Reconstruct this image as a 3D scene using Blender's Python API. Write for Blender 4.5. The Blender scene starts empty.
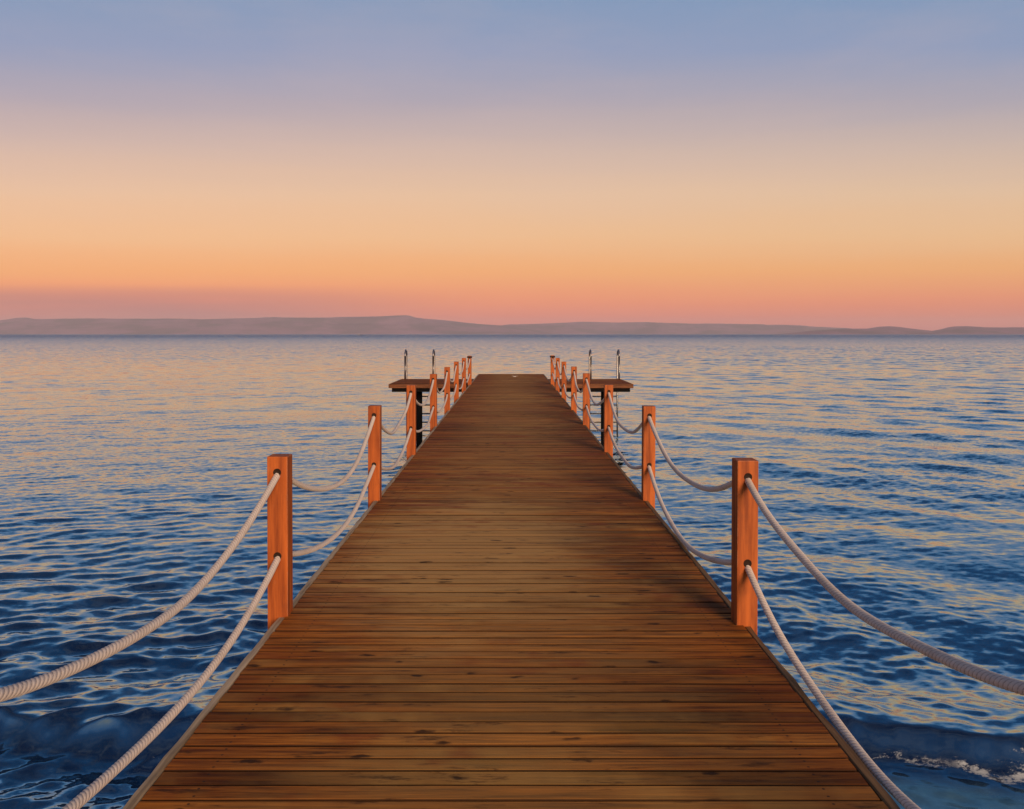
import bpy, bmesh, math, random
import numpy as np
from mathutils import Vector, Matrix

R = math.radians
random.seed(11)
rng = np.random.default_rng(7)
scene = bpy.context.scene
COL = scene.collection

# ------------------------------------------------------------------ camera
DECK = 2.0            # deck top above the mean water level
EYE = DECK + 1.6
cam_d = bpy.data.cameras.new('camera')
cam = bpy.data.objects.new('camera', cam_d)
COL.objects.link(cam)
cam_d.sensor_width = 36.0
cam_d.lens = 830 / 1024 * 36.0
cam_d.clip_start = 0.05
cam_d.clip_end = 80000
PITCH = 1.0
cam.location = (0, 0, EYE)
cam.rotation_euler = (R(90 - PITCH), 0, 0)
cam_d.shift_y = -(70.5 - 830 * math.tan(R(PITCH))) / 1024
cam_d.shift_x = 1.0 / 1024
scene.camera = cam

# ------------------------------------------------------------------ light
SUN_EL, SUN_STRENGTH = 15.0, 4.0
SUN_DIR = Vector((-0.34, 1.0, 0)).normalized()      # the way the light travels over the ground
world = bpy.data.worlds.new('World')
scene.world = world
world.use_nodes = True


def lin(r, g, b):
    f = lambda c: (c / 255 / 12.92) if c / 255 <= 0.04045 else ((c / 255 + 0.055) / 1.055) ** 2.4
    return (f(r), f(g), f(b), 1.0)


class NT:
    """a little helper to write node trees"""
    def __init__(s, tree):
        s.t = tree
        s.t.nodes.clear()

    def n(s, kind, _ins=None, **kw):
        nd = s.t.nodes.new('ShaderNode' + kind)
        for k, v in kw.items():
            setattr(nd, k, v)
        for k, v in (_ins or {}).items():
            if isinstance(v, bpy.types.NodeSocket):
                s.t.links.new(v, nd.inputs[k])
            else:
                nd.inputs[k].default_value = v
        return nd

    def math(s, op, a, b=0.0, c=0.0, clamp=False):
        nd = s.n('Math', {0: a, 1: b, 2: c}, operation=op)
        nd.use_clamp = clamp
        return nd.outputs[0]

    def vmath(s, op, a, b=(0, 0, 0), scale=None):
        nd = s.n('VectorMath', {0: a}, operation=op)
        if scale is not None:
            if isinstance(scale, bpy.types.NodeSocket):
                s.t.links.new(scale, nd.inputs['Scale'])
            else:
                nd.inputs['Scale'].default_value = scale
        else:
            if isinstance(b, bpy.types.NodeSocket):
                s.t.links.new(b, nd.inputs[1])
            else:
                nd.inputs[1].default_value = b
        return nd.outputs[0]

    def mix(s, fac, a, b, blend='MIX'):
        nd = s.n('Mix', data_type='RGBA', blend_type=blend)
        for sock, v in ((nd.inputs[0], fac), (nd.inputs[6], a), (nd.inputs[7], b)):
            if isinstance(v, bpy.types.NodeSocket):
                s.t.links.new(v, sock)
            else:
                sock.default_value = v
        return nd.outputs[2]

    def ramp(s, fac, stops, interp='LINEAR'):
        nd = s.n('ValToRGB', {0: fac})
        cr = nd.color_ramp
        cr.interpolation = interp
        while len(cr.elements) < len(stops):
            cr.elements.new(0.5)
        for e, (p, c) in zip(cr.elements, stops):
            e.position = p
            e.color = c if len(c) == 4 else (*c, 1)
        return nd.outputs[0]

    def step(s, v, a, b):
        nd = s.n('MapRange', {0: v, 1: a, 2: b, 3: 0.0, 4: 1.0}, interpolation_type='SMOOTHSTEP')
        return nd.outputs[0]

    def noise(s, vec, scale, detail=3.0, rough=0.5, out=0):
        return s.n('TexNoise', {'Vector': vec, 'Scale': scale, 'Detail': detail, 'Roughness': rough}).outputs[out]


w = NT(world.node_tree)
tc = w.n('TexCoord')
sep = w.n('SeparateXYZ', {0: tc.outputs['Generated']})
# faint uneven layers of the evening air, thin and wide
bandv = w.vmath('MULTIPLY', tc.outputs['Generated'], (1.3, 1.3, 26.0))
band = w.noise(bandv, 1.6, 3.0, 0.5)
# the evening bands lie flat across the bay
xx = w.math('MULTIPLY', sep.outputs[0], sep.outputs[0])
flat = w.math('SQRT', w.math('SUBTRACT', 1.0, w.math('MULTIPLY', xx, 0.85)))
el = w.math('ADD', w.math('DIVIDE', sep.outputs[2], flat), w.math('MULTIPLY', w.math('SUBTRACT', band, 0.5), 0.016))
el01 = w.math('MULTIPLY', el, 1.0, clamp=True)
# dusk gradient over the sine of the elevation, towards the sea
front = w.ramp(el01, [
    (0.000, lin(226, 114, 106)), (0.018, lin(243, 120, 93)), (0.040, lin(252, 143, 95)),
    (0.075, lin(253, 173, 104)), (0.115, lin(247, 190, 137)), (0.165, lin(237, 194, 157)),
    (0.215, lin(214, 184, 168)), (0.265, lin(181, 168, 177)), (0.320, lin(148, 158, 188)),
    (0.395, lin(126, 153, 188)), (0.450, lin(82, 128, 172)), (0.53, lin(36, 86, 132)), (1.0, lin(6, 32, 68))])
# behind the camera: the last warm light of the sun near the horizon
back = w.ramp(el01, [
    (0.000, lin(120, 84, 70)), (0.060, lin(165, 122, 95)), (0.160, lin(175, 152, 138)),
    (0.300, lin(122, 134, 160)), (0.450, lin(70, 108, 152)), (0.60, lin(34, 76, 120)), (1.0, lin(6, 32, 68))])
bank = w.math('MULTIPLY', w.step(sep.outputs[0], 0.02, -0.42), w.math('MULTIPLY', w.step(el, 0.062, 0.040), w.step(el, 0.0, 0.015)))
front = w.mix(w.math('MULTIPLY', bank, w.math('MULTIPLY_ADD', band, 1.2, 0.1)), front, lin(178, 112, 116))
bf = w.step(sep.outputs[1], 0.25, -0.45)
sky_c = w.mix(bf, front, back)
# the left side of the sky is a little warmer and brighter than the right
side = w.step(sep.outputs[0], -0.75, 0.75)
tint = w.mix(side, (1.045, 1.0, 0.985, 1), (0.93, 0.985, 1.0, 1))
sky_c = w.mix(1.0, sky_c, tint, 'MULTIPLY')
# thin veils of high cloud, hardly brighter than the sky
veil = w.noise(w.vmath('MULTIPLY', tc.outputs['Generated'], (2.2, 3.0, 9.0)), 1.5, 6.0, 0.62)
vstr = w.math('MULTIPLY', w.step(veil, 0.42, 0.72), w.step(el, 0.06, 0.2))
sky_c = w.mix(w.math('MULTIPLY', vstr, 0.10), sky_c, lin(222, 190, 178))
nish = w.n('TexSky', sky_type='NISHITA', sun_disc=False)
nish.sun_elevation = R(SUN_EL)
nish.sun_rotation = math.atan2(-SUN_DIR.x, -SUN_DIR.y)
nish.altitude = 10
bg1 = w.n('Background', {0: sky_c, 1: 0.96})
bg2 = w.n('Background', {0: nish.outputs[0], 1: 0.006})
addb = w.n('AddShader', {0: bg1.outputs[0], 1: bg2.outputs[0]})
wo = w.n('OutputWorld', {'Surface': addb.outputs[0]})

sun_d = bpy.data.lights.new('sun', 'SUN')
sun_d.energy = SUN_STRENGTH
sun_d.angle = R(22)
sun_d.color = (1.0, 0.66, 0.42)
sun = bpy.data.objects.new('sun', sun_d)
COL.objects.link(sun)
sd = Vector((SUN_DIR.x * math.cos(R(SUN_EL)), SUN_DIR.y * math.cos(R(SUN_EL)), -math.sin(R(SUN_EL))))
sun.rotation_euler = sd.to_track_quat('-Z', 'Y').to_euler()
sun.location = (20, -60, 30)

vs = scene.view_settings
vs.view_transform = 'Standard'
vs.look = 'None'
vs.exposure = 0.0
vs.gamma = 1.0
vs.use_curve_mapping = False
scene.cycles.max_bounces = 6
scene.cycles.volume_bounces = 3


# ------------------------------------------------------------------ helpers
def tag(o, label=None, cat=None, group=None, kind=None):
    if label: o['label'] = label
    if cat: o['category'] = cat
    if group: o['group'] = group
    if kind: o['kind'] = kind
    return o


def link(name, mesh, mat=None, parent=None):
    o = bpy.data.objects.new(name, mesh)
    COL.objects.link(o)
    if mat and not mesh.materials:
        mesh.materials.append(mat)
    if parent:
        o.parent = parent
    return o


def empty(name, loc):
    o = bpy.data.objects.new(name, None)
    o.empty_display_size = 0.2
    o.location = loc
    COL.objects.link(o)
    return o


def bm_mesh(bm, name, smooth=False):
    me = bpy.data.meshes.new(name)
    bmesh.ops.recalc_face_normals(bm, faces=bm.faces)
    bm.to_mesh(me)
    bm.free()
    if smooth:
        me.shade_smooth()
    return me


def add_box(bm, lo, hi, bevel=0.0, seg=1):
    m = Matrix.LocRotScale(Vector([(a + b) / 2 for a, b in zip(lo, hi)]), None,
                           Vector([b - a for a, b in zip(lo, hi)]))
    r = bmesh.ops.create_cube(bm, size=1.0, matrix=m)
    if bevel:
        es = list({e for v in r['verts'] for e in v.link_edges})
        bmesh.ops.bevel(bm, geom=es, offset=bevel, segments=seg, affect='EDGES', profile=0.6)


def add_tube(bm, pts, rad, sides=10, cap=True):
    pts = [Vector(p) for p in pts]
    rings = []
    up = Vector((0, 0, 1))
    t0 = (pts[1] - pts[0]).normalized()
    n = t0.orthogonal().normalized()
    for i, p in enumerate(pts):
        a = pts[max(i - 1, 0)]
        b = pts[min(i + 1, len(pts) - 1)]
        t = (b - a).normalized()
        n = (n - t * n.dot(t)).normalized()
        bn = t.cross(n)
        r = rad[i] if isinstance(rad, (list, tuple)) else rad
        rings.append([bm.verts.new(p + (n * math.cos(2 * math.pi * k / sides) + bn * math.sin(2 * math.pi * k / sides)) * r)
                      for k in range(sides)])
    for a, b in zip(rings, rings[1:]):
        for k in range(sides):
            bm.faces.new((a[k], a[(k + 1) % sides], b[(k + 1) % sides], b[k]))
    if cap:
        bm.faces.new(list(reversed(rings[0])))
        bm.faces.new(rings[-1])


def np_mesh(name, verts, quads, attrs=None, smooth=True):
    me = bpy.data.meshes.new(name)
    nv, nq = len(verts), len(quads)
    me.vertices.add(nv)
    me.vertices.foreach_set('co', np.ascontiguousarray(verts, dtype=np.float32).ravel())
    me.loops.add(nq * 4)
    me.loops.foreach_set('vertex_index', np.ascontiguousarray(quads, dtype=np.int32).ravel())
    me.polygons.add(nq)
    me.polygons.foreach_set('loop_start', np.arange(0, nq * 4, 4, dtype=np.int32))
    me.polygons.foreach_set('use_smooth', np.full(nq, smooth, dtype=bool))
    me.update(calc_edges=True)
    for k, a in (attrs or {}).items():
        at = me.attributes.new(k, 'FLOAT', 'POINT')
        at.data.foreach_set('value', np.ascontiguousarray(a, dtype=np.float32).ravel())
    return me


def new_mat(name):
    m = bpy.data.materials.new(name)
    m.use_nodes = True
    return m, NT(m.node_tree)


def finish(t, bsdf):
    t.n('OutputMaterial', {'Surface': bsdf.outputs[0]})


def attr(t, name):
    return t.n('Attribute', attribute_name=name).outputs['Fac']


# ------------------------------------------------------------------ materials
def mat_water():
    m, t = new_mat('sea_water')
    pos = t.n('NewGeometry').outputs['Position']
    nrm = t.n('NewGeometry').outputs['Normal']
    far, foam, shal = attr(t, 'far'), attr(t, 'foam'), attr(t, 'shallow')
    fl = t.vmath('MULTIPLY', pos, (1.0, 1.0, 0.0))
    # small capillary ripples, drawn out across the wind
    v1 = t.vmath('MULTIPLY', fl, (0.55, 1.0, 1.0))
    n1 = t.n('TexNoise', {'Vector': v1, 'Scale': 11.0, 'Detail': 3.0, 'Roughness': 0.55}).outputs['Color']
    n2 = t.n('TexNoise', {'Vector': v1, 'Scale': 1.7, 'Detail': 4.0, 'Roughness': 0.6}).outputs['Color']
    patch = t.step(t.noise(fl, 0.11, 2.0), 0.3, 0.7)
    a1 = t.math('MULTIPLY', t.math('MULTIPLY_ADD', patch, 0.17, 0.17), t.math('SUBTRACT', 1.0, t.math('MULTIPLY', far, 0.72)))
    a1 = t.math('MULTIPLY_ADD', attr(t, 'inner'), 0.22, a1)
    a2 = t.math('MULTIPLY_ADD', far, 0.22, 0.10)
    a2 = t.math('MULTIPLY_ADD', attr(t, 'offing'), 0.9, a2)
    p1 = t.vmath('SCALE', t.vmath('SUBTRACT', n1, (0.5, 0.5, 0.5)), scale=a1)
    p2 = t.vmath('SCALE', t.vmath('SUBTRACT', n2, (0.5, 0.5, 0.5)), scale=a2)
    p = t.vmath('MULTIPLY', t.vmath('ADD', p1, p2), (1.0, 1.6, 0.0))
    lee = t.n('CombineXYZ', {1: t.math('MULTIPLY_ADD', attr(t, 'offing'), -0.24, t.math('MULTIPLY_ADD', far, -0.010, -0.030))}).outputs[0]      # wavelets lean towards the shore
    N = t.vmath('NORMALIZE', t.vmath('ADD', t.vmath('ADD', nrm, p), lee))
    deep = (0.22, 0.36, 0.44, 1)
    sn = t.noise(pos, 14.0, 4.0, 0.65)
    shc = t.mix(sn, (0.10, 0.26, 0.36, 1), (0.26, 0.56, 0.62, 1))
    col = t.mix(t.math('MULTIPLY', shal, 0.9), deep, shc)
    fn = t.noise(t.vmath('MULTIPLY', pos, (0.7, 1.3, 1.3)), 17.0, 7.0, 0.78)
    fm = t.step(t.math('ADD', fn, t.math('MULTIPLY', foam, 0.30)), 0.72, 0.86)
    fm = t.math('MULTIPLY', fm, t.step(foam, 0.02, 0.2))
    fm = t.math('MULTIPLY', fm, t.step(t.noise(pos, 2.6, 3.0, 0.6), 0.40, 0.56))
    water = t.n('BsdfPrincipled', {'Base Color': col, 'Roughness': 0.07, 'IOR': 1.45, 'Metallic': t.math('MULTIPLY_ADD', shal, -0.22, 0.985), 'Specular Tint': (0.95, 1.0, 1.0, 1), 'Normal': N})
    t.t.links.new(t.math('MULTIPLY_ADD', shal, 0.25, 0.07), water.inputs['Roughness'])
    foam_b = t.n('BsdfPrincipled', {'Base Color': (0.40, 0.46, 0.50, 1), 'Roughness': 0.7})
    mx = t.n('MixShader', {0: fm, 1: water.outputs[0], 2: foam_b.outputs[0]})
    finish(t, mx)
    return m


def wood_nodes(t, pos, seed, dark, light, gscale, stretch):
    """long grain along one axis plus knots; returns colour and a height"""
    off = t.n('CombineXYZ', {0: t.math('MULTIPLY', seed, 37.0), 1: t.math('MULTIPLY', seed, 11.3), 2: t.math('MULTIPLY', seed, 5.7)}).outputs[0]
    p = t.vmath('ADD', pos, off)
    g = t.noise(t.vmath('MULTIPLY', p, stretch), gscale, 6.0, 0.62)
    col = t.ramp(g, [(0.36, dark), (0.51, [(a + b) / 2 for a, b in zip(dark, light)]), (0.68, light)])
    return col, g, p


def mat_deck():
    m, t = new_mat('weathered_deck_wood')
    pos = t.n('NewGeometry').outputs['Position']
    seed, tint = attr(t, 'seed'), attr(t, 'tint')
    col, g, p = wood_nodes(t, pos, seed, (0.090, 0.024, 0.0026, 1), (0.450, 0.160, 0.020, 1), 1.0, (2.2, 46.0, 40.0))
    # each plank has weathered differently
    tone = t.ramp(tint, [(0.0, (0.48, 0.46, 0.42)), (0.30, (0.82, 0.76, 0.70)), (0.65, (1.15, 1.08, 1.0)), (1.0, (1.6, 1.62, 1.5))])
    col = t.mix(1.0, col, tone, 'MULTIPLY')
    # worn, sun-bleached patches, red-brown patches of old oil, and algae
    jit = t.n('CombineXYZ', {0: t.math('MULTIPLY', seed, 1.2)}).outputs[0]
    big = t.noise(t.vmath('ADD', jit, t.vmath('MULTIPLY', pos, (0.9, 0.55, 1.0))), 0.8, 5.0, 0.65)
    col = t.mix(t.math('MULTIPLY', t.step(big, 0.50, 0.68), 0.55), col, (0.52, 0.29, 0.070, 1))
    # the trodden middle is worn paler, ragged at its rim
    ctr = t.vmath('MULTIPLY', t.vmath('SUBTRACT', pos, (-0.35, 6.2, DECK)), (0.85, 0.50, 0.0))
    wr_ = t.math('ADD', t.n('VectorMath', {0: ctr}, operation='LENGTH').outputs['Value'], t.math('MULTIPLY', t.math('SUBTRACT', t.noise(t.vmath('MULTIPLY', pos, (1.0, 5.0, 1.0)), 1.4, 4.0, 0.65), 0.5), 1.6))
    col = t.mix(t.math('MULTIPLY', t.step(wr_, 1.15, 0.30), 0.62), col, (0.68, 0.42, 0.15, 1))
    ax = t.math('ABSOLUTE', t.n('SeparateXYZ', {0: pos}).outputs[0])
    lane = t.math('ADD', ax, t.math('MULTIPLY', t.math('SUBTRACT', t.noise(t.vmath('ADD', jit, t.vmath('MULTIPLY', pos, (0.8, 1.6, 1.0))), 1.5, 4.0, 0.65), 0.5), 2.2))
    col = t.mix(t.math('MULTIPLY', t.step(lane, 1.2, 0.2), 0.32), col, (0.58, 0.34, 0.095, 1))
    col = t.mix(t.math('MULTIPLY', t.step(lane, 0.9, 1.7), 0.48), col, (0.20, 0.045, 0.008, 1))
    red = t.noise(t.vmath('ADD', t.vmath('ADD', jit, pos), (31.0, 7.0, 0)), 1.3, 4.0, 0.65)
    col = t.mix(t.math('MULTIPLY', t.step(red, 0.54, 0.70), 0.60), col, (0.25, 0.045, 0.010, 1))
    alg = t.noise(t.vmath('ADD', t.vmath('MULTIPLY', p, (0.8, 2.0, 1.0)), (3.0, 70.0, 0)), 0.9, 5.0, 0.6)
    col = t.mix(t.math('MULTIPLY', t.step(alg, 0.57, 0.74), 0.42), col, (0.13, 0.095, 0.018, 1))
    # knots and dark bruises
    vor = t.n('TexVoronoi', {'Vector': t.vmath('ADD', t.vmath('MULTIPLY', p, (4.2, 12.0, 1.0)), t.vmath('SCALE', t.n('TexNoise', {'Vector': p, 'Scale': 14.0}).outputs['Color'], scale=0.45)), 'Scale': 1.0})
    keep = t.math('GREATER_THAN', t.n('SeparateColor', {0: vor.outputs['Color']}).outputs[0], 0.70)
    kn = t.math('MULTIPLY', t.step(vor.outputs['Distance'], 0.26, 0.10), keep)
    col = t.mix(t.math('MULTIPLY', kn, 0.86), col, (0.016, 0.007, 0.003, 1))
    st = t.noise(t.vmath('MULTIPLY', p, (3.0, 14.0, 1.0)), 1.0, 5.0, 0.7)
    col = t.mix(t.math('MULTIPLY', t.step(st, 0.575, 0.70), 0.72), col, (0.022, 0.010, 0.005, 1))
    # screw heads over the joists, two to a plank
    sx = t.math('SUBTRACT', ax, 1.1)
    sv = t.math('MULTIPLY', t.math('SUBTRACT', t.math('ABSOLUTE', t.math('SUBTRACT', attr(t, 'across'), 0.5)), 0.27), 0.095)
    sdist = t.math('SQRT', t.math('ADD', t.math('MULTIPLY', sx, sx), t.math('MULTIPLY', sv, sv)))
    col = t.mix(t.math('MULTIPLY', t.step(sdist, 0.0065, 0.004), 0.85), col, (0.02, 0.014, 0.011, 1))
    # shade of the gaps painted onto the eased plank edges and sides
    col = t.mix(t.math('MULTIPLY', attr(t, 'edge'), 0.9), col, (0.018, 0.008, 0.004, 1))
    rough = t.math('MULTIPLY_ADD', g, 0.25, 0.62)
    hgt = t.math('SUBTRACT', g, t.math('MULTIPLY', kn, 0.4))
    bmp = t.n('Bump', {'Height': hgt, 'Strength': 0.55, 'Distance': 0.004})
    b = t.n('BsdfPrincipled', {'Base Color': col, 'Roughness': rough, 'Normal': bmp.outputs[0], 'Specular IOR Level': 0.17})
    finish(t, b)
    return m


def mat_post():
    m, t = new_mat('orange_stained_wood')
    pos = t.n('TexCoord').outputs['Object']
    info = t.n('ObjectInfo')
    col, g, p = wood_nodes(t, pos, info.outputs['Random'], (0.22, 0.044, 0.006, 1), (0.51, 0.125, 0.018, 1), 1.0, (30.0, 30.0, 1.8))
    dirt = t.noise(p, 5.0, 5.0, 0.65)
    col = t.mix(t.math('MULTIPLY', t.step(dirt, 0.55, 0.75), 0.45), col, (0.20, 0.050, 0.014, 1))
    crk = t.noise(t.vmath('MULTIPLY', p, (60.0, 60.0, 1.3)), 1.0, 4.0, 0.6)
    col = t.mix(t.math('MULTIPLY', t.step(crk, 0.66, 0.76), 0.5), col, (0.07, 0.018, 0.005, 1))
    wear = t.noise(p, 11.0, 6.0, 0.72)
    col = t.mix(t.math('MULTIPLY', t.step(wear, 0.58, 0.76), 0.25), col, (0.50, 0.24, 0.12, 1))
    vor = t.n('TexVoronoi', {'Vector': t.vmath('MULTIPLY', p, (7.0, 7.0, 3.2)), 'Scale': 1.0})
    keep = t.math('GREATER_THAN', t.n('SeparateColor', {0: vor.outputs['Color']}).outputs[0], 0.8)
    kn = t.math('MULTIPLY', t.step(vor.outputs['Distance'], 0.22, 0.06), keep)
    col = t.mix(t.math('MULTIPLY', kn, 0.55), col, (0.09, 0.025, 0.008, 1))
    bev = t.n('Bevel', {'Radius': 0.007}, samples=4)
    dt = t.n('VectorMath', {0: bev.outputs[0], 1: t.n('NewGeometry').outputs['Normal']}, operation='DOT_PRODUCT').outputs['Value']
    ew = t.math('MULTIPLY', t.step(dt, 0.985, 0.86), t.step(t.noise(p, 9.0, 4.0, 0.7), 0.38, 0.62))
    col = t.mix(t.math('MULTIPLY', ew, 0.65), col, (0.56, 0.33, 0.22, 1))
    bmp = t.n('Bump', {'Height': g, 'Strength': 0.45, 'Distance': 0.004})
    b = t.n('BsdfPrincipled', {'Base Color': col, 'Roughness': 0.62, 'Normal': bmp.outputs[0], 'Specular IOR Level': 0.3})
    finish(t, b)
    return m


def mat_wood(name, dark, light, stretch, rough=0.7):
    m, t = new_mat(name)
    pos = t.n('NewGeometry').outputs['Position']
    col, g, p = wood_nodes(t, pos, t.n('ObjectInfo').outputs['Random'], dark, light, 1.0, stretch)
    st = t.noise(p, 2.2, 5.0, 0.7)
    col = t.mix(t.math('MULTIPLY', t.step(st, 0.55, 0.72), 0.5), col, [c * 0.45 for c in dark[:3]] + [1])
    bmp = t.n('Bump', {'Height': g, 'Strength': 0.5, 'Distance': 0.003})
    b = t.n('BsdfPrincipled', {'Base Color': col, 'Roughness': rough, 'Normal': bmp.outputs[0], 'Specular IOR Level': 0.3})
    finish(t, b)
    return m


def mat_rope():
    m, t = new_mat('twisted_rope_fibre')
    pos = t.n('NewGeometry').outputs['Position']
    groove = attr(t, 'groove')
    n = t.noise(pos, 60.0, 4.0, 0.6)
    d = t.noise(pos, 3.0, 4.0, 0.6)
    col = t.mix(n, (0.60, 0.54, 0.48, 1), (0.88, 0.83, 0.76, 1))
    col = t.mix(t.math('MULTIPLY', t.step(d, 0.5, 0.75), 0.4), col, (0.44, 0.35, 0.27, 1))
    # darker in the grooves between the strands
    col = t.mix(t.math('MULTIPLY', t.step(groove, 0.45, 1.0), 0.6), col, (0.14, 0.09, 0.065, 1))
    bmp = t.n('Bump', {'Height': n, 'Strength': 0.5, 'Distance': 0.003})
    b = t.n('BsdfPrincipled', {'Base Color': col, 'Roughness': 0.9, 'Normal': bmp.outputs[0], 'Specular IOR Level': 0.15})
    finish(t, b)
    return m


def mat_simple(name, c, rough=0.5, metal=0.0, var=0.35, scale=8.0):
    m, t = new_mat(name)
    pos = t.n('NewGeometry').outputs['Position']
    n = t.noise(pos, scale, 4.0, 0.6)
    col = t.mix(n, [x * (1 - var) for x in c[:3]] + [1], [min(1, x * (1 + var)) for x in c[:3]] + [1])
    b = t.n('BsdfPrincipled', {'Base Color': col, 'Roughness': rough, 'Metallic': metal, 'Specular IOR Level': 0.1 if rough > 0.65 else 0.5})
    finish(t, b)
    return m


def mat_hills(name, c0, c1):
    m, t = new_mat(name)
    pos = t.n('NewGeometry').outputs['Position']
    n = t.noise(pos, 0.004, 6.0, 0.62)
    col = t.mix(t.step(n, 0.35, 0.65), c0, c1)
    n2 = t.noise(pos, 0.0016, 4.0, 0.6)
    col = t.mix(t.math('MULTIPLY', t.step(n2, 0.45, 0.6), 0.6), col, (0.10, 0.075, 0.10, 1))
    b = t.n('BsdfPrincipled', {'Base Color': col, 'Roughness': 0.95, 'Specular IOR Level': 0.1})
    finish(t, b)
    return m


M_WATER = mat_water()
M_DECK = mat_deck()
M_POST = mat_post()
M_ROPE = mat_rope()
M_TRIM = mat_wood('greyed_edge_wood', (0.26, 0.20, 0.125, 1), (0.58, 0.48, 0.33, 1), (46.0, 1.6, 40.0))
M_TRIM2 = mat_wood('brown_edge_wood', (0.11, 0.058, 0.020, 1), (0.30, 0.175, 0.07, 1), (46.0, 1.6, 40.0))
M_FASCIA = mat_wood('platform_edge_wood', (0.08, 0.028, 0.010, 1), (0.24, 0.088, 0.032, 1), (1.8, 40.0, 46.0))
M_BEAM = mat_simple('tarred_beam', (0.006, 0.005, 0.005), 0.95)
M_PILE = mat_simple('dark_pile_steel', (0.005, 0.005, 0.006), 0.95, 0.0, 0.5, 3.0)
M_RUBBER = mat_simple('black_grommet', (0.030, 0.018, 0.013), 0.7)
M_STEEL = mat_simple('stainless_steel', (0.42, 0.40, 0.39), 0.42, 1.0, 0.15)
M_RUNG = mat_simple('wet_dark_steel', (0.03, 0.03, 0.032), 0.45, 0.6)
M_WHITE = mat_simple('white_paint', (0.72, 0.70, 0.66), 0.5, 0, 0.08)
M_HULL = mat_simple('dark_hull_paint', (0.03, 0.035, 0.05), 0.5)
M_SAND = mat_simple('sea_floor_sand', (0.16, 0.13, 0.09), 0.95, 0, 0.3, 0.7)

# ------------------------------------------------------------------ sea
FAR = 18000.0


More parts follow.
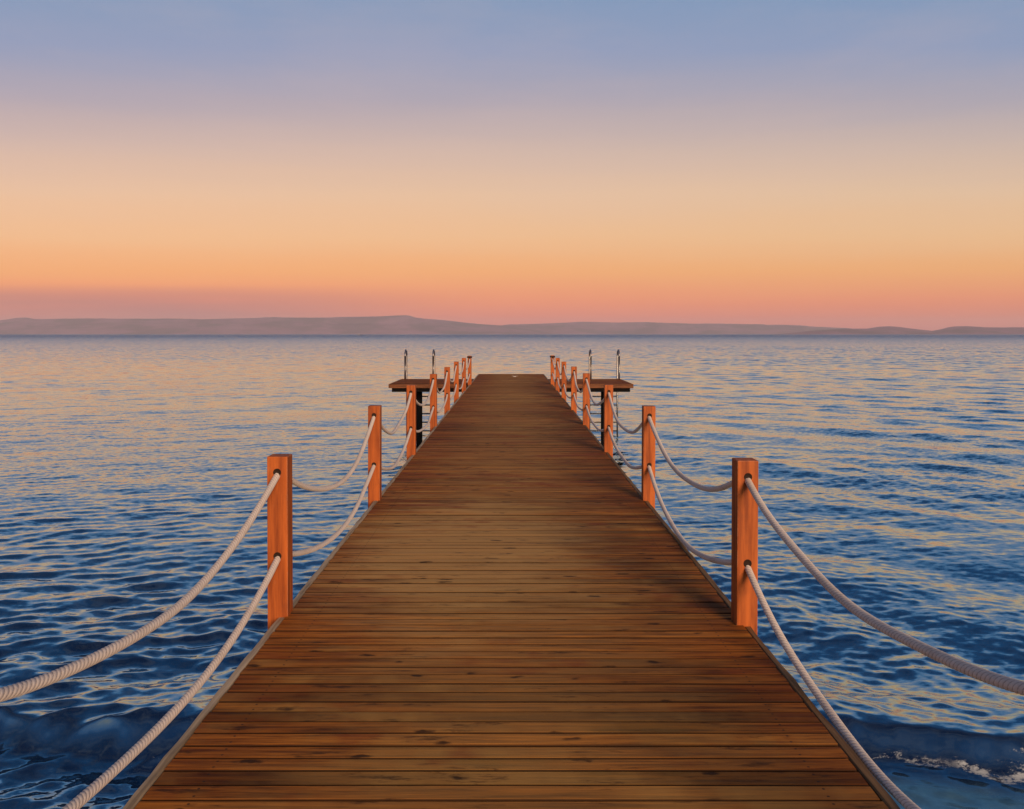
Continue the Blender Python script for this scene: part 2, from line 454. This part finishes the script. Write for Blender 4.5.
def build_sea():
    r = [0.4]
    while r[-1] < 260:
        d = max(0.022, 0.0030 * r[-1]) if r[-1] > 5.0 else 0.15
        r.append(r[-1] + d)
    while r[-1] < FAR:
        r.append(r[-1] * 1.06)
    r[-1] = FAR
    r = np.array(r)
    fine = np.arange(-47.0, 47.0001, 0.105)
    coarse = np.arange(49.0, 311.1, 2.0)
    az = np.radians(np.concatenate([fine, coarse]))
    nr, na = len(r), len(az)
    RR, AZ = np.meshgrid(r, az, indexing='ij')
    X = RR * np.sin(AZ)
    Y = RR * np.cos(AZ)
    dr = np.gradient(r)[:, None]
    samp = np.maximum(dr, RR * math.radians(0.105))         # local spacing of the mesh
    Z = np.zeros_like(X)
    DX = np.zeros_like(X)
    DY = np.zeros_like(X)
    # two crossing trains of wind waves: one from the right dominates over on the right,
    # one from the left dominates over on the left
    wr = 1 / (1 + np.exp(-(X + 0.5) / (2.0 + 0.12 * np.abs(Y))))
    # gusts make some patches livelier than others
    gust = 0.5 + 0.5 * np.sin(0.21 * X + 0.13 * Y + 1.3) * np.sin(-0.09 * X + 0.17 * Y + 0.4)
    gust += 0.5 * np.sin(0.55 * X + 0.9 * np.sin(0.2 * Y)) * np.sin(0.43 * Y + 0.8 * np.sin(0.31 * X) + 2.0)
    gust = np.clip(0.62 + 0.62 * gust, 0.3, 1.6)
    # the water lies calmer off the left of the pier, livelier off the right
    leftish = 1 / (1 + np.exp((X + 2) / (1.5 + 0.10 * np.abs(Y))))
    lull = np.clip((RR - 11) / 14, 0, 1)
    act = 1 - lull * (0.26 + 0.42 * leftish)
    lam_all = np.exp(np.linspace(math.log(0.16), math.log(9.0), 84))
    for lam in lam_all:
        k = 2 * math.pi / lam
        right = rng.random() < 0.56
        if lam > 2.5:
            ang = (-36 if right else 22) + rng.normal(0, 9)
        else:
            ang = (-26 if right else 20) + rng.normal(0, 27 if lam > 0.6 else 38)
        # travelling towards the shore (-Y), crests turned by ang
        kx, ky = k * math.sin(math.radians(ang)), -k * math.cos(math.radians(ang))
        slope = 0.044
        if lam > 0.5:
            slope = 0.023
        if lam > 2.5:
            slope = 0.013
        a = slope / k
        wgt = (0.35 + 0.95 * wr) if right else (0.35 + 0.95 * (1 - wr))
        fade = np.clip((lam / samp - 3.0) / 3.0, 0, 1)
        amp = a * wgt * fade * (gust if lam < 2 else 1.0) * act
        ph = kx * X + ky * Y + rng.uniform(0, 2 * math.pi)
        # slow wander so that crests are not endless straight lines
        ph += 0.9 * np.sin(0.37 / lam * X * 1.1 + rng.uniform(0, 6)) * 0.6 + 0.5 * np.sin(0.23 / lam * Y + rng.uniform(0, 6))
        c, s = np.cos(ph), np.sin(ph)
        Z += amp * c
        DX -= amp * 0.85 * s * kx / k
        DY -= amp * 0.85 * s * ky / k
    # the little shore break just under the near end of the pier
    zc = 7.45 - 0.02 * X - 0.018 * np.clip(X, 0, 20) ** 1.7 + 0.10 * np.sin(0.9 * X + 0.6) + 0.06 * np.sin(2.3 * X)
    t = Y - zc
    A = 0.23 * (0.9 + 0.12 * np.sin(0.7 * X + 2.0))
    back = np.exp(-(np.clip(t, 0, None) / 1.0) ** 2)
    u = np.clip(1 + t / 0.34, 0, 1)
    frontp = u * u * (3 - 2 * u)
    prof = np.where(t > 0, back, frontp)
    calm = np.clip((Y - (zc - 0.45)) / 0.5, 0, 1)              # water runs flatter inside the break
    inside = 1 - calm
    onface = np.clip(1 - np.abs(t + 0.2) / 0.35, 0, 1)
    damp = (1 - 0.35 * inside * (X > 0) - 0.0 * inside * (X <= 0)) * (1 - 0.10 * onface)
    front_side = Y > 0
    Z = np.where(front_side, Z * damp + A * prof - 0.05 * inside, Z * 0.5)
    DY = DY - np.where(front_side, 0.05 * prof ** 2, 0)
    Xd, Yd = X + DX, Y + DY
    far = np.clip((RR - 25) / 120, 0, 1) ** 0.7
    wob = 0.04 * np.sin(5.1 * X) + 0.03 * np.sin(11.0 * X + 1.0)
    foam = np.exp(-((t + 0.31 + wob) / 0.075) ** 2) * np.clip((X - 2.7) / 0.8, 0, 1)
    foam += 0.95 * np.exp(-((t + 0.16 + wob) / 0.12) ** 2) * np.clip((X - 3.6) / 1.0, 0, 1)
    foam += 0.45 * np.exp(-((t + 0.35 + wob) / 0.04) ** 2) * np.clip((-X - 0.5) / 1.0, 0, 1)
    foam = np.where(front_side, foam, 0)
    shallow = np.clip((zc - 0.45 - Y) / 0.25, 0, 1) * np.clip((X - 1.2) / 1.0, 0, 1)
    inner = np.where(front_side, inside * (X < 0), 0)
    verts = np.stack([Xd, Yd, Z], -1).reshape(-1, 3)
    i = np.arange(nr - 1)[:, None] * na
    j = np.arange(na)[None, :]
    j2 = (j + 1) % na
    quads = np.stack([i + j, i + na + j, i + na + j2, i + j2], -1).reshape(-1, 4)
    # the azimuth runs clockwise seen from above: turn the faces up
    quads = quads[:, ::1]
    me = np_mesh('sea', verts, quads, {'far': far, 'inner': inner, 'offing': np.clip((RR - 90) / 1200, 0, 1) ** 0.7, 'foam': foam, 'shallow': shallow})
    return me


sea = link('sea', build_sea(), M_WATER)
tag(sea, 'rippled dusk sea with pinkish sky reflections around the wooden pier', 'sea', kind='structure')

bm = bmesh.new()
bmesh.ops.create_circle(bm, cap_ends=True, radius=FAR - 50, segments=64)
bmesh.ops.translate(bm, verts=bm.verts, vec=(0, 0, -1.6))
seabed = link('seabed', bm_mesh(bm, 'seabed'), M_SAND)
tag(seabed, 'sandy bottom under the sea', 'seabed', kind='structure')


# ------------------------------------------------------------------ hills
def vnoise(n, seed, octs=5):
    g = np.random.default_rng(seed)
    out = np.zeros(n)
    x = np.linspace(0, 1, n)
    for o in range(octs):
        m = 14 * 2 ** o
        out += np.interp(x, np.linspace(0, 1, m), g.normal(0, 1, m)) / 1.8 ** o
    return out


def hills(prof, dist, depth, rough, mat, label, seed):
    """terrain ridge: skyline heights over bearing, falling to the shore in front and behind"""
    px = np.array([p[0] for p in prof], float)
    hh = (334 - np.array([p[1] for p in prof], float)) / 830 * dist + EYE
    xs = np.linspace(px[0], px[-1], 700)
    top = np.interp(xs, px, hh)
    top = np.maximum(top + vnoise(700, seed) * rough * np.clip(top / 60, 0.1, 1), 1.0)
    edge = np.clip(np.minimum(xs - xs[0], xs[-1] - xs) / 40, 0, 1)
    top *= edge
    rows = 22
    u = np.linspace(-1, 1, rows)
    V = []
    for k, uu in enumerate(u):
        sh = (1 - abs(uu)) ** 0.9
        nz = vnoise(700, seed + 50 + k, 5) * 0.11 * (1 - abs(1 - 2 * abs(uu)) * 0.6)
        hgt = top * np.clip(sh * (1 + (nz if abs(uu) > 0.08 else 0)), 0, 1) - 2.0 * (abs(uu) > 0.99)
        d = dist + uu * depth
        X = (xs - 511) / 830 * d
        V.append(np.stack([X, np.full(700, d) + vnoise(700, seed + 90, 3) * 60, hgt], -1))
    V = np.array(V)
    i = np.arange(rows - 1)[:, None] * 700
    j = np.arange(699)[None, :]
    q = np.stack([i + j, i + j + 1, i + 700 + j + 1, i + 700 + j], -1).reshape(-1, 4)
    o = link('hills', np_mesh('hills', V.reshape(-1, 3), q), mat)
    tag(o, label, 'hills', kind='structure')
    return o


M_H1 = mat_hills('dry_hillside', (0.25, 0.135, 0.20, 1), (0.33, 0.18, 0.265, 1))
hills([(-420, 330), (-300, 324), (-150, 320), (-60, 321), (0, 320), (18, 317.8), (26, 317.2), (34, 319), (90, 318), (140, 318.5), (200, 318.6), (260, 317.4), (330, 316.8), (380, 315.6), (402, 314.4), (408, 314.6), (416, 317), (428, 318.2), (444, 319.5), (462, 321.8), (480, 323.4), (500, 325), (520, 326.5), (545, 329), (570, 333)],
      13000, 1500, 5, M_H1, 'long mauve mountain ridge on the left horizon, peaking left of the pier', 1)
hills([(440, 333), (480, 327), (512, 323.8), (545, 322.6), (580, 321.8), (620, 322.3), (650, 321.8), (690, 323), (720, 323.3), (760, 324.2), (790, 324.8), (820, 326.4), (850, 328), (880, 330.5), (905, 333)],
      14000, 1300, 5, M_H1, 'low pale ridge on the horizon beyond the right half of the pier', 2)
hills([(770, 333.5), (800, 331), (830, 329), (846, 328.3), (868, 328.6), (880, 326.6), (890, 325.8), (904, 326.8), (920, 329), (933, 330.8), (944, 328.6), (958, 326), (968, 325.6), (984, 326.8), (1010, 327), (1040, 326.5), (1120, 325), (1250, 328), (1400, 333)],
      9000, 700, 4, M_H1, 'low darker headland hills at the far right horizon', 3)

# ------------------------------------------------------------------ air
def build_haze():
    bm = bmesh.new()
    B = FAR + 400
    add_box(bm, (-B, -B, -2.7), (B, B, 330))
    o = link('haze', bm_mesh(bm, 'haze'))
    m = bpy.data.materials.new('evening_haze')
    m.use_nodes = True
    t = NT(m.node_tree)
    v = t.n('VolumePrincipled', {'Color': (0.96, 0.93, 1.0, 1), 'Density': 5.0e-5, 'Anisotropy': 0.0})
    t.n('OutputMaterial', {'Volume': v.outputs[0]})
    o.data.materials.append(m)
    o.display_type = 'WIRE'
    tag(o, 'thin evening haze over the whole bay', 'haze', kind='stuff')


build_haze()

# ------------------------------------------------------------------ pier
pier = empty('pier', (0, 0, 0))
tag(pier, 'long brown wooden plank pier running out to sea with platform wings near its end', 'pier')


def planks(x0, x1, y0, y1, along='x', pitch=0.0955, gap=0.010, top=DECK, thick=0.034, rag=0.008, seed=3):
    """real planks with eased edges, gaps, and a tint and a grain offset for each"""
    g = random.Random(seed)
    V, F, S, T, E, A_ = [], [], [], [], [], []
    lo, hi = (y0, y1) if along == 'x' else (x0, x1)
    a0, a1 = (x0, x1) if along == 'x' else (y0, y1)
    p = lo
    while p < hi - 0.01:
        q = min(p + pitch + g.uniform(-0.0025, 0.0025), hi)
        b0, b1 = p + gap * g.uniform(0.25, 0.8), q - gap * g.uniform(0.25, 0.8)
        zt = top + g.uniform(-0.0025, 0.0025)
        til = g.uniform(-0.0025, 0.0025)
        sk = g.uniform(-0.003, 0.003)
        e = 0.004
        prof = [(b0, -thick), (b0, -e * 1.2), (b0 + e * .35, -e * .35), (b0 + e * .9, 0), (b1 - e * .9, 0), (b1 - e * .35, -e * .35), (b1, -e * 1.2), (b1, -thick)]
        s, ti = g.random(), min(1, max(0, g.gauss(0.5, 0.28)))
        base = len(V)
        aa0, aa1 = a0 - g.uniform(0, rag), a1 + g.uniform(0, rag)
        nseg = 6
        for i in range(nseg + 1):
            f = i / nseg
            a = aa0 + (aa1 - aa0) * f
            bow = math.sin(f * math.pi) * til * 0.8
            for (b, z) in prof:
                bb = b + sk * (f - 0.5)
                zz = zt + z + til * (b - (b0 + b1) / 2) / pitch + bow
                V.append((a, bb, zz) if along == 'x' else (bb, a, zz))
                S.append(s)
                T.append(ti)
                A_.append((b - b0) / (b1 - b0))
                E.append(1.0 if z < -0.0001 else 0.0)
        n = len(prof)
        for i in range(nseg):
            for k in range(n):
                A, B = base + i * n + k, base + i * n + (k + 1) % n
                F.append((A, B, B + n, A + n))
        F.append((base, base + 1, base + 6, base + 7))
        F.append((base + 1, base + 2, base + 5, base + 6))
        F.append((base + 2, base + 3, base + 4, base + 5))
        l = base + nseg * n
        F.append((l, l + 7, l + 6, l + 1))
        F.append((l + 1, l + 6, l + 5, l + 2))
        F.append((l + 2, l + 5, l + 4, l + 3))
        p = q
    me = np_mesh('planks', np.array(V), np.array(F), {'seed': np.array(S), 'tint': np.array(T), 'edge': np.array(E), 'across': np.array(A_)}, smooth=False)
    b2 = bmesh.new()
    b2.from_mesh(me)
    bmesh.ops.recalc_face_normals(b2, faces=b2.faces)
    b2.to_mesh(me)
    b2.free()
    return me


Y0, Y1 = -3.0, 33.2
HW = 1.27
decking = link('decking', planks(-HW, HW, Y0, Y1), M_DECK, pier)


def edge_trim(sgn, mat):
    """side board along the deck edge, a little uneven along its length"""
    g = random.Random(5 + sgn)
    V, F = [], []
    ys = np.arange(Y0, Y1 + 0.001, 0.12)
    for i, y in enumerate(ys):
        j = g.uniform(-0.0025, 0.0025)
        jo = g.uniform(-0.003, 0.003) + (g.uniform(-0.007, 0.0) if sgn > 0 and y < 4.6 and g.random() < 0.5 else 0)
        xi, xo = HW + 0.011, HW + 0.052 + jo
        for (x, z) in ((xi, -0.20), (xi, -0.010 + j), (xi + 0.006, -0.004 + j), (xo - 0.006, -0.004 + j), (xo, -0.011 + j), (xo, -0.20)):
            V.append((sgn * x, y, DECK + z))
        if i:
            a, b = (i - 1) * 6, i * 6
            for k in range(6):
                k2 = (k + 1) % 6
                F.append((a + k, a + k2, b + k2, b + k))
    me = np_mesh('edge_trim', np.array(V), np.array(F), smooth=False)
    b2 = bmesh.new()
    b2.from_mesh(me)
    bmesh.ops.holes_fill(b2, edges=b2.edges, sides=0)
    bmesh.ops.recalc_face_normals(b2, faces=b2.faces)
    b2.to_mesh(me)
    b2.free()
    return link('edge_board', me, mat, pier)


tag(edge_trim(-1, M_TRIM), 'grey weathered board along the left deck edge')
tag(edge_trim(1, M_TRIM2), 'brown worn board along the right deck edge')

for x in (-1.1, 0.0, 1.1):
    bm = bmesh.new()
    add_box(bm, (x - 0.07, Y0 + 0.05, DECK - 0.26), (x + 0.07, Y1 - 0.05, DECK - 0.040), 0.006)
    link('joist', bm_mesh(bm, 'joist'), M_BEAM, pier)
# end board closing the deck at the sea end
bm = bmesh.new()
add_box(bm, (-HW - 0.04, Y1 + 0.004, DECK - 0.22), (HW + 0.04, Y1 + 0.044, DECK - 0.004), 0.006)
link('end_board', bm_mesh(bm, 'end_board'), M_FASCIA, pier)


def pile(x, y, top):
    bm = bmesh.new()
    bmesh.ops.create_cone(bm, cap_ends=True, segments=20, radius1=0.105, radius2=0.105, depth=top + 1.6,
                          matrix=Matrix.Translation((x, y, (top - 1.6) / 2)))
    me = bm_mesh(bm, 'pile')
    for p in me.polygons:
        p.use_smooth = len(p.vertices) == 4
    return link('pile', me, M_PILE, pier)


for y in (2.6, 8.6, 14.6, 20.6, 32.6):
    for x in (-0.85, 0.85):
        pile(x, y, DECK - 0.262)
for x in (-3.04, 3.08):
    pile(x, 27.45, DECK - 0.262)

PY0, PY1, PX = 26.62, 29.6, 3.88
for s in (-1, 1):
    x0, x1 = (-PX, -HW - 0.062) if s < 0 else (HW + 0.062, PX)
    plat = link('platform', planks(x0, x1, PY0, PY1, along='x', top=DECK - 0.004, seed=9 + s), M_DECK, pier)
    xa, xb = (x0 - 0.03, x1 - 0.01) if s < 0 else (x0 + 0.01, x1 + 0.03)
    xe = x0 - 0.052 if s < 0 else x1 + 0.012
    for lo, hi in (((xa, PY0 - 0.046, DECK - 0.135), (xb, PY0 - 0.006, DECK - 0.010)),
                   ((xa, PY1 + 0.006, DECK - 0.135), (xb, PY1 + 0.046, DECK - 0.010)),
                   ((xe, PY0 - 0.003, DECK - 0.135), (xe + 0.04, PY1 + 0.003, DECK - 0.010))):
        bm = bmesh.new()
        add_box(bm, lo, hi, 0.006)
        link('edge_board', bm_mesh(bm, 'platform_edge'), M_FASCIA, plat)
    xa, xb = (x0 + 0.05, x1) if s < 0 else (x0, x1 - 0.05)
    for yb in (PY0 + 0.02, (PY0 + PY1) / 2 - 0.07, PY1 - 0.16):
        bm = bmesh.new()
        add_box(bm, (xa, yb, DECK - 0.262), (xb, yb + 0.14, DECK - 0.137), 0.004)
        link('beam', bm_mesh(bm, 'platform_beam'), M_BEAM, plat)

# ------------------------------------------------------------------ rail posts
POST_Y = [1.62, 4.68, 7.96, 11.0, 14.4, 17.4, 20.6, 23.5, 26.35]
POST_YR = [1.62, 4.53, 7.96, 11.25, 14.6, 17.5, 20.8, 23.7, 26.45]
PW = 0.058
HOLE_T, HOLE_B = 0.822, 0.347
XL, XR = -1.312, 1.330


def post_mesh():
    bm = bmesh.new()
    add_box(bm, (-PW, 0, -0.45), (PW, 2 * PW, 0.912), 0.006, 2)
    return bm_mesh(bm, 'rail_post')


def grommet_mesh(yf, d):
    """black bush in the mouth of a rope hole, on one face of the post"""
    bm = bmesh.new()
    prev = None
    for (r, o) in ((0.0225, -0.004), (0.0225, 0.0015), (0.0215, 0.003), (0.0195, 0.003), (0.018, 0.0015)):
        ring = [bm.verts.new((r * math.cos(2 * math.pi * k / 24), yf + d * o, r * math.sin(2 * math.pi * k / 24))) for k in range(24)]
        if prev:
            for k in range(24):
                bm.faces.new((prev[k], prev[(k + 1) % 24], ring[(k + 1) % 24], ring[k]))
        prev = ring
    bm.faces.new(prev)  # closing disc, black to stand in for the dark inside of the hole
    return bm_mesh(bm, 'grommet', True)


ORD = ['', 'nearest', 'second', 'third', 'fourth', 'fifth', 'sixth', 'seventh', 'eighth']
pm = post_mesh()
gms = (grommet_mesh(0.0, -1), grommet_mesh(2 * PW, 1))
proto = link('rail_post', pm, M_POST)
gr = []
for h in (HOLE_T, HOLE_B):
    for gm in gms:
        g_ = link('grommet', gm, M_RUBBER, proto)
        g_.location = (0, 0, h)
        gr.append(g_)
POSTS = {}
LEFT_DX = [0, -0.012, -0.004, -0.014, -0.035, -0.028, -0.050, -0.025, 0]
first = True
for side, xs_, ys_ in (('left', XL, POST_Y), ('right', XR, POST_YR)):
    for i, y in enumerate(ys_):
        if first:
            o, kids, first = proto, gr, False
        else:
            o = proto.copy()
            COL.objects.link(o)
            kids = []
            for g_ in gr:
                c = g_.copy()
                COL.objects.link(c)
                c.parent = o
                kids.append(c)
        o.location = (xs_ + (-0.029 if side == 'right' and i == 1 else 0) + (LEFT_DX[i] if side == 'left' else 0) + random.uniform(-0.004, 0.004), y, DECK + random.uniform(-0.008, 0.008))
        o.rotation_euler = (R(random.uniform(-0.25, 0.25)), R(random.uniform(-0.25, 0.25)), R(random.uniform(-1.0, 1.0)))
        POSTS[side, i] = o
        if i == 0:
            lab = f'square orange wooden post on the {side} pier edge beside the viewer, out of the picture'
        elif i == 8:
            lab = f'farthest orange wooden post on the {side} pier edge, with a dark collar around its top'
        elif i == 1:
            lab = f'nearest and largest square orange wooden post on the {side} edge of the pier'
        else:
            lab = f'square orange wooden post, {ORD[i]} from the near end on the {side} edge of the pier'
        tag(o, lab, 'post', 'orange rope posts along the pier edges')
        if i == 8:
            bm = bmesh.new()
            add_box(bm, (-PW - 0.022, -0.022, 0.845), (PW + 0.022, 2 * PW + 0.022, 0.895), 0.012, 2)
            c = link('collar', bm_mesh(bm, 'collar'), M_RUBBER, o)


# ------------------------------------------------------------------ ropes
def rope_mesh(p0, p1, sag, rad=0.0180, lay=0.086, strands=4, ds=0.006, sides=24, seed=0, xout=0.0):
    g = random.Random(seed)
    p0, p1 = np.array(p0), np.array(p1)
    L = abs(p1[1] - p0[1])
    n = max(12, int(L * 1.06 / ds))
    u = np.linspace(-1, 1, n)
    c = p0[None] + (p1 - p0)[None] * ((u + 1) / 2)[:, None]
    skew = g.uniform(-0.06, 0.06)
    c[:, 2] -= sag * (1 - u ** 2) * (1 + skew * u)
    f1, f2 = g.uniform(2, 4), g.uniform(5, 8)
    env = 1 - u ** 2
    c[:, 0] += env * xout
    c[:, 0] += env * (0.010 * np.sin(f1 * u + g.uniform(0, 6)) + 0.004 * np.sin(f2 * u + g.uniform(0, 6)))
    c[:, 2] += env * (0.006 * np.sin(f1 * 1.3 * u + g.uniform(0, 6)) + 0.003 * np.sin(f2 * u + g.uniform(0, 6)))
    t = np.gradient(c, axis=0)
    t /= np.linalg.norm(t, axis=1)[:, None]
    bx = np.tile(np.array([1.0, 0, 0]), (n, 1))
    bx -= t * (bx * t).sum(1)[:, None]
    bx /= np.linalg.norm(bx, axis=1)[:, None]
    nz = np.cross(bx, t)
    s = np.concatenate([[0], np.cumsum(np.linalg.norm(np.diff(c, axis=0), axis=1))])
    th = np.linspace(0, 2 * np.pi, sides, endpoint=False)
    ph = strands / 2 * (th[None, :] - 2 * np.pi * s[:, None] / lay)
    lobe = np.abs(np.cos(ph))                   # 1 on a strand, 0 in a groove
    rr = rad * (0.83 + 0.17 * np.sqrt(lobe)) * (1 + 0.02 * np.sin(s * 9 + g.uniform(0, 6)))[:, None]
    P = c[:, None, :] + rr[..., None] * (np.cos(th)[None, :, None] * bx[:, None, :] + np.sin(th)[None, :, None] * nz[:, None, :])
    i = np.arange(n - 1)[:, None] * sides
    j = np.arange(sides)[None, :]
    j2 = (j + 1) % sides
    q = np.stack([i + j, i + j2, i + sides + j2, i + sides + j], -1).reshape(-1, 4)
    return np_mesh('rope_span', P.reshape(-1, 3), q, {'groove': (1 - lobe).ravel()})


SAG = {('left', 'upper'): [0.292, 0.360, 0.33, 0.30, 0.33, 0.31, 0.30, 0.28],
       ('left', 'lower'): [0.230, 0.250, 0.24, 0.20, 0.22, 0.21, 0.2, 0.19],
       ('right', 'upper'): [0.270, 0.315, 0.33, 0.31, 0.33, 0.30, 0.31, 0.28],
       ('right', 'lower'): [0.365, 0.305, 0.23, 0.21, 0.20, 0.21, 0.2, 0.19]}
LABEL = {('left', 'upper'): 'upper pale twisted rope hanging in swags through the left row of posts',
         ('left', 'lower'): 'lower pale twisted rope hanging near deck level along the left row of posts',
         ('right', 'upper'): 'upper pale twisted rope hanging in swags through the right row of posts',
         ('right', 'lower'): 'lower pale twisted rope hanging near deck level along the right row of posts'}
sd_ = 0
for side in ('left', 'right'):
    for lev, h in (('upper', HOLE_T), ('lower', HOLE_B)):
        root = empty('rope', (POSTS[side, 0].location.x, POST_Y[0], DECK))
        tag(root, LABEL[side, lev], 'rope', 'rope lines threaded through the posts')
        for i in range(8):
            a, b = POSTS[side, i], POSTS[side, i + 1]
            sd_ += 1
            pa = (a.location.x, a.location.y + PW, a.location.z + h)
            pb = (b.location.x, b.location.y + PW, b.location.z + h)
            near = i < 2
            me = rope_mesh(pa, pb, SAG[side, lev][i], ds=0.005 if near else 0.011, sides=28 if near else 16, seed=sd_,
                           xout=0.032 if (side, lev, i) == ('right', 'lower', 0) else 0.0)
            o = link('swag', me, M_ROPE)
            o.parent = root
            o.matrix_parent_inverse = Matrix.Translation(-root.location)

# ------------------------------------------------------------------ swim ladders
def ladder(xa, xb, label):
    root = empty('swim_ladder', ((xa + xb) / 2, PY1 + 0.1, DECK))
    mid = (xa + xb) / 2
    for x in (xa, xb):
        bm = bmesh.new()
        lx = x - mid
        yo, yi = 0.08, -0.42
        top = 1.03
        pts = [(lx, yi, -0.01)] + [(lx, yi + 0.02, z) for z in (0.4, top - 0.24)]
        for k in range(0, 13):
            a = math.pi - math.pi * k / 12
            pts.append((lx, (yo + yi) / 2 + math.cos(a) * (yo - yi) / 2 * 0.96, top - 0.24 + 0.24 * math.sin(a)))
        pts += [(lx, yo, 0.3), (lx, yo, -0.3), (lx, yo, -2.5)]
        add_tube(bm, pts, 0.030, 10)
        link('side_rail', bm_mesh(bm, 'side_rail', True), M_STEEL, root)
    for k, z in enumerate((1.36, 1.05, 0.74, 0.43, 0.12)):
        bm = bmesh.new()
        add_box(bm, (xa - mid + 0.026, 0.03, z - DECK - 0.02), (xb - mid - 0.026, 0.12, z - DECK + 0.02), 0.006)
        link('rung', bm_mesh(bm, 'rung'), M_RUNG, root)
    tag(root, label, 'ladder', 'swim ladders on the cross platform')


ladder(-3.74, -2.75, 'steel swim ladder with tall hoop handles on the left wing of the pier platform')
ladder(2.82, 3.82, 'steel swim ladder with tall hoop handles on the right wing of the pier platform')

# ------------------------------------------------------------------ small things
bm = bmesh.new()
add_box(bm, (-0.07, -0.04, 0.0), (0.07, 0.04, 0.022), 0.006)
add_tube(bm, [(-0.035, 0, 0.015), (-0.03, 0, 0.09)], 0.02, 10)
add_tube(bm, [(0.035, 0, 0.015), (0.03, 0, 0.09)], 0.02, 10)
add_tube(bm, [(-0.17, 0, 0.125), (-0.12, 0, 0.105), (-0.05, 0, 0.092), (0.05, 0, 0.092), (0.12, 0, 0.105), (0.17, 0, 0.125)],
         [0.012, 0.018, 0.024, 0.024, 0.018, 0.012], 10)
cl = link('cleat', bm_mesh(bm, 'cleat', False), M_WHITE)
cl.location = (0.14, 31.0, DECK + 0.002)
cl.scale = (0.7, 0.85, 0.25)
tag(cl, 'small white cleat standing at the far end of the pier deck', 'cleat')

boat = empty('boat', (-455, 2500, 0.0))
bm = bmesh.new()
secs = []
for (x, wd, zk, zt) in ((-7, 1.6, -0.2, 1.3), (-4, 2.0, -0.5, 1.2), (1, 2.0, -0.5, 1.3), (4.5, 1.4, -0.3, 1.6), (7, 0.1, 0.6, 2.0)):
    secs.append([bm.verts.new((x, y, z)) for (y, z) in ((-wd, zt), (-wd * 0.7, (zt + zk) / 2 - 0.2), (0, zk), (wd * 0.7, (zt + zk) / 2 - 0.2), (wd, zt))])
for a, b in zip(secs, secs[1:]):
    for k in range(4):
        bm.faces.new((a[k], a[k + 1], b[k + 1], b[k]))
    bm.faces.new((a[0], b[0], b[4], a[4]))
bm.faces.new(secs[0])
bm.faces.new(list(reversed(secs[-1])))
link('hull', bm_mesh(bm, 'hull'), M_HULL, boat)
bm = bmesh.new()
add_box(bm, (-5.0, -1.3, 1.25), (-2.0, 1.3, 3.2), 0.15)
add_box(bm, (-4.6, -1.0, 3.2), (-2.8, 1.0, 4.2), 0.15)
link('cabin', bm_mesh(bm, 'cabin'), M_WHITE, boat)
tag(boat, 'tiny dark boat with white cabin far out on the horizon, left of the pier', 'boat')
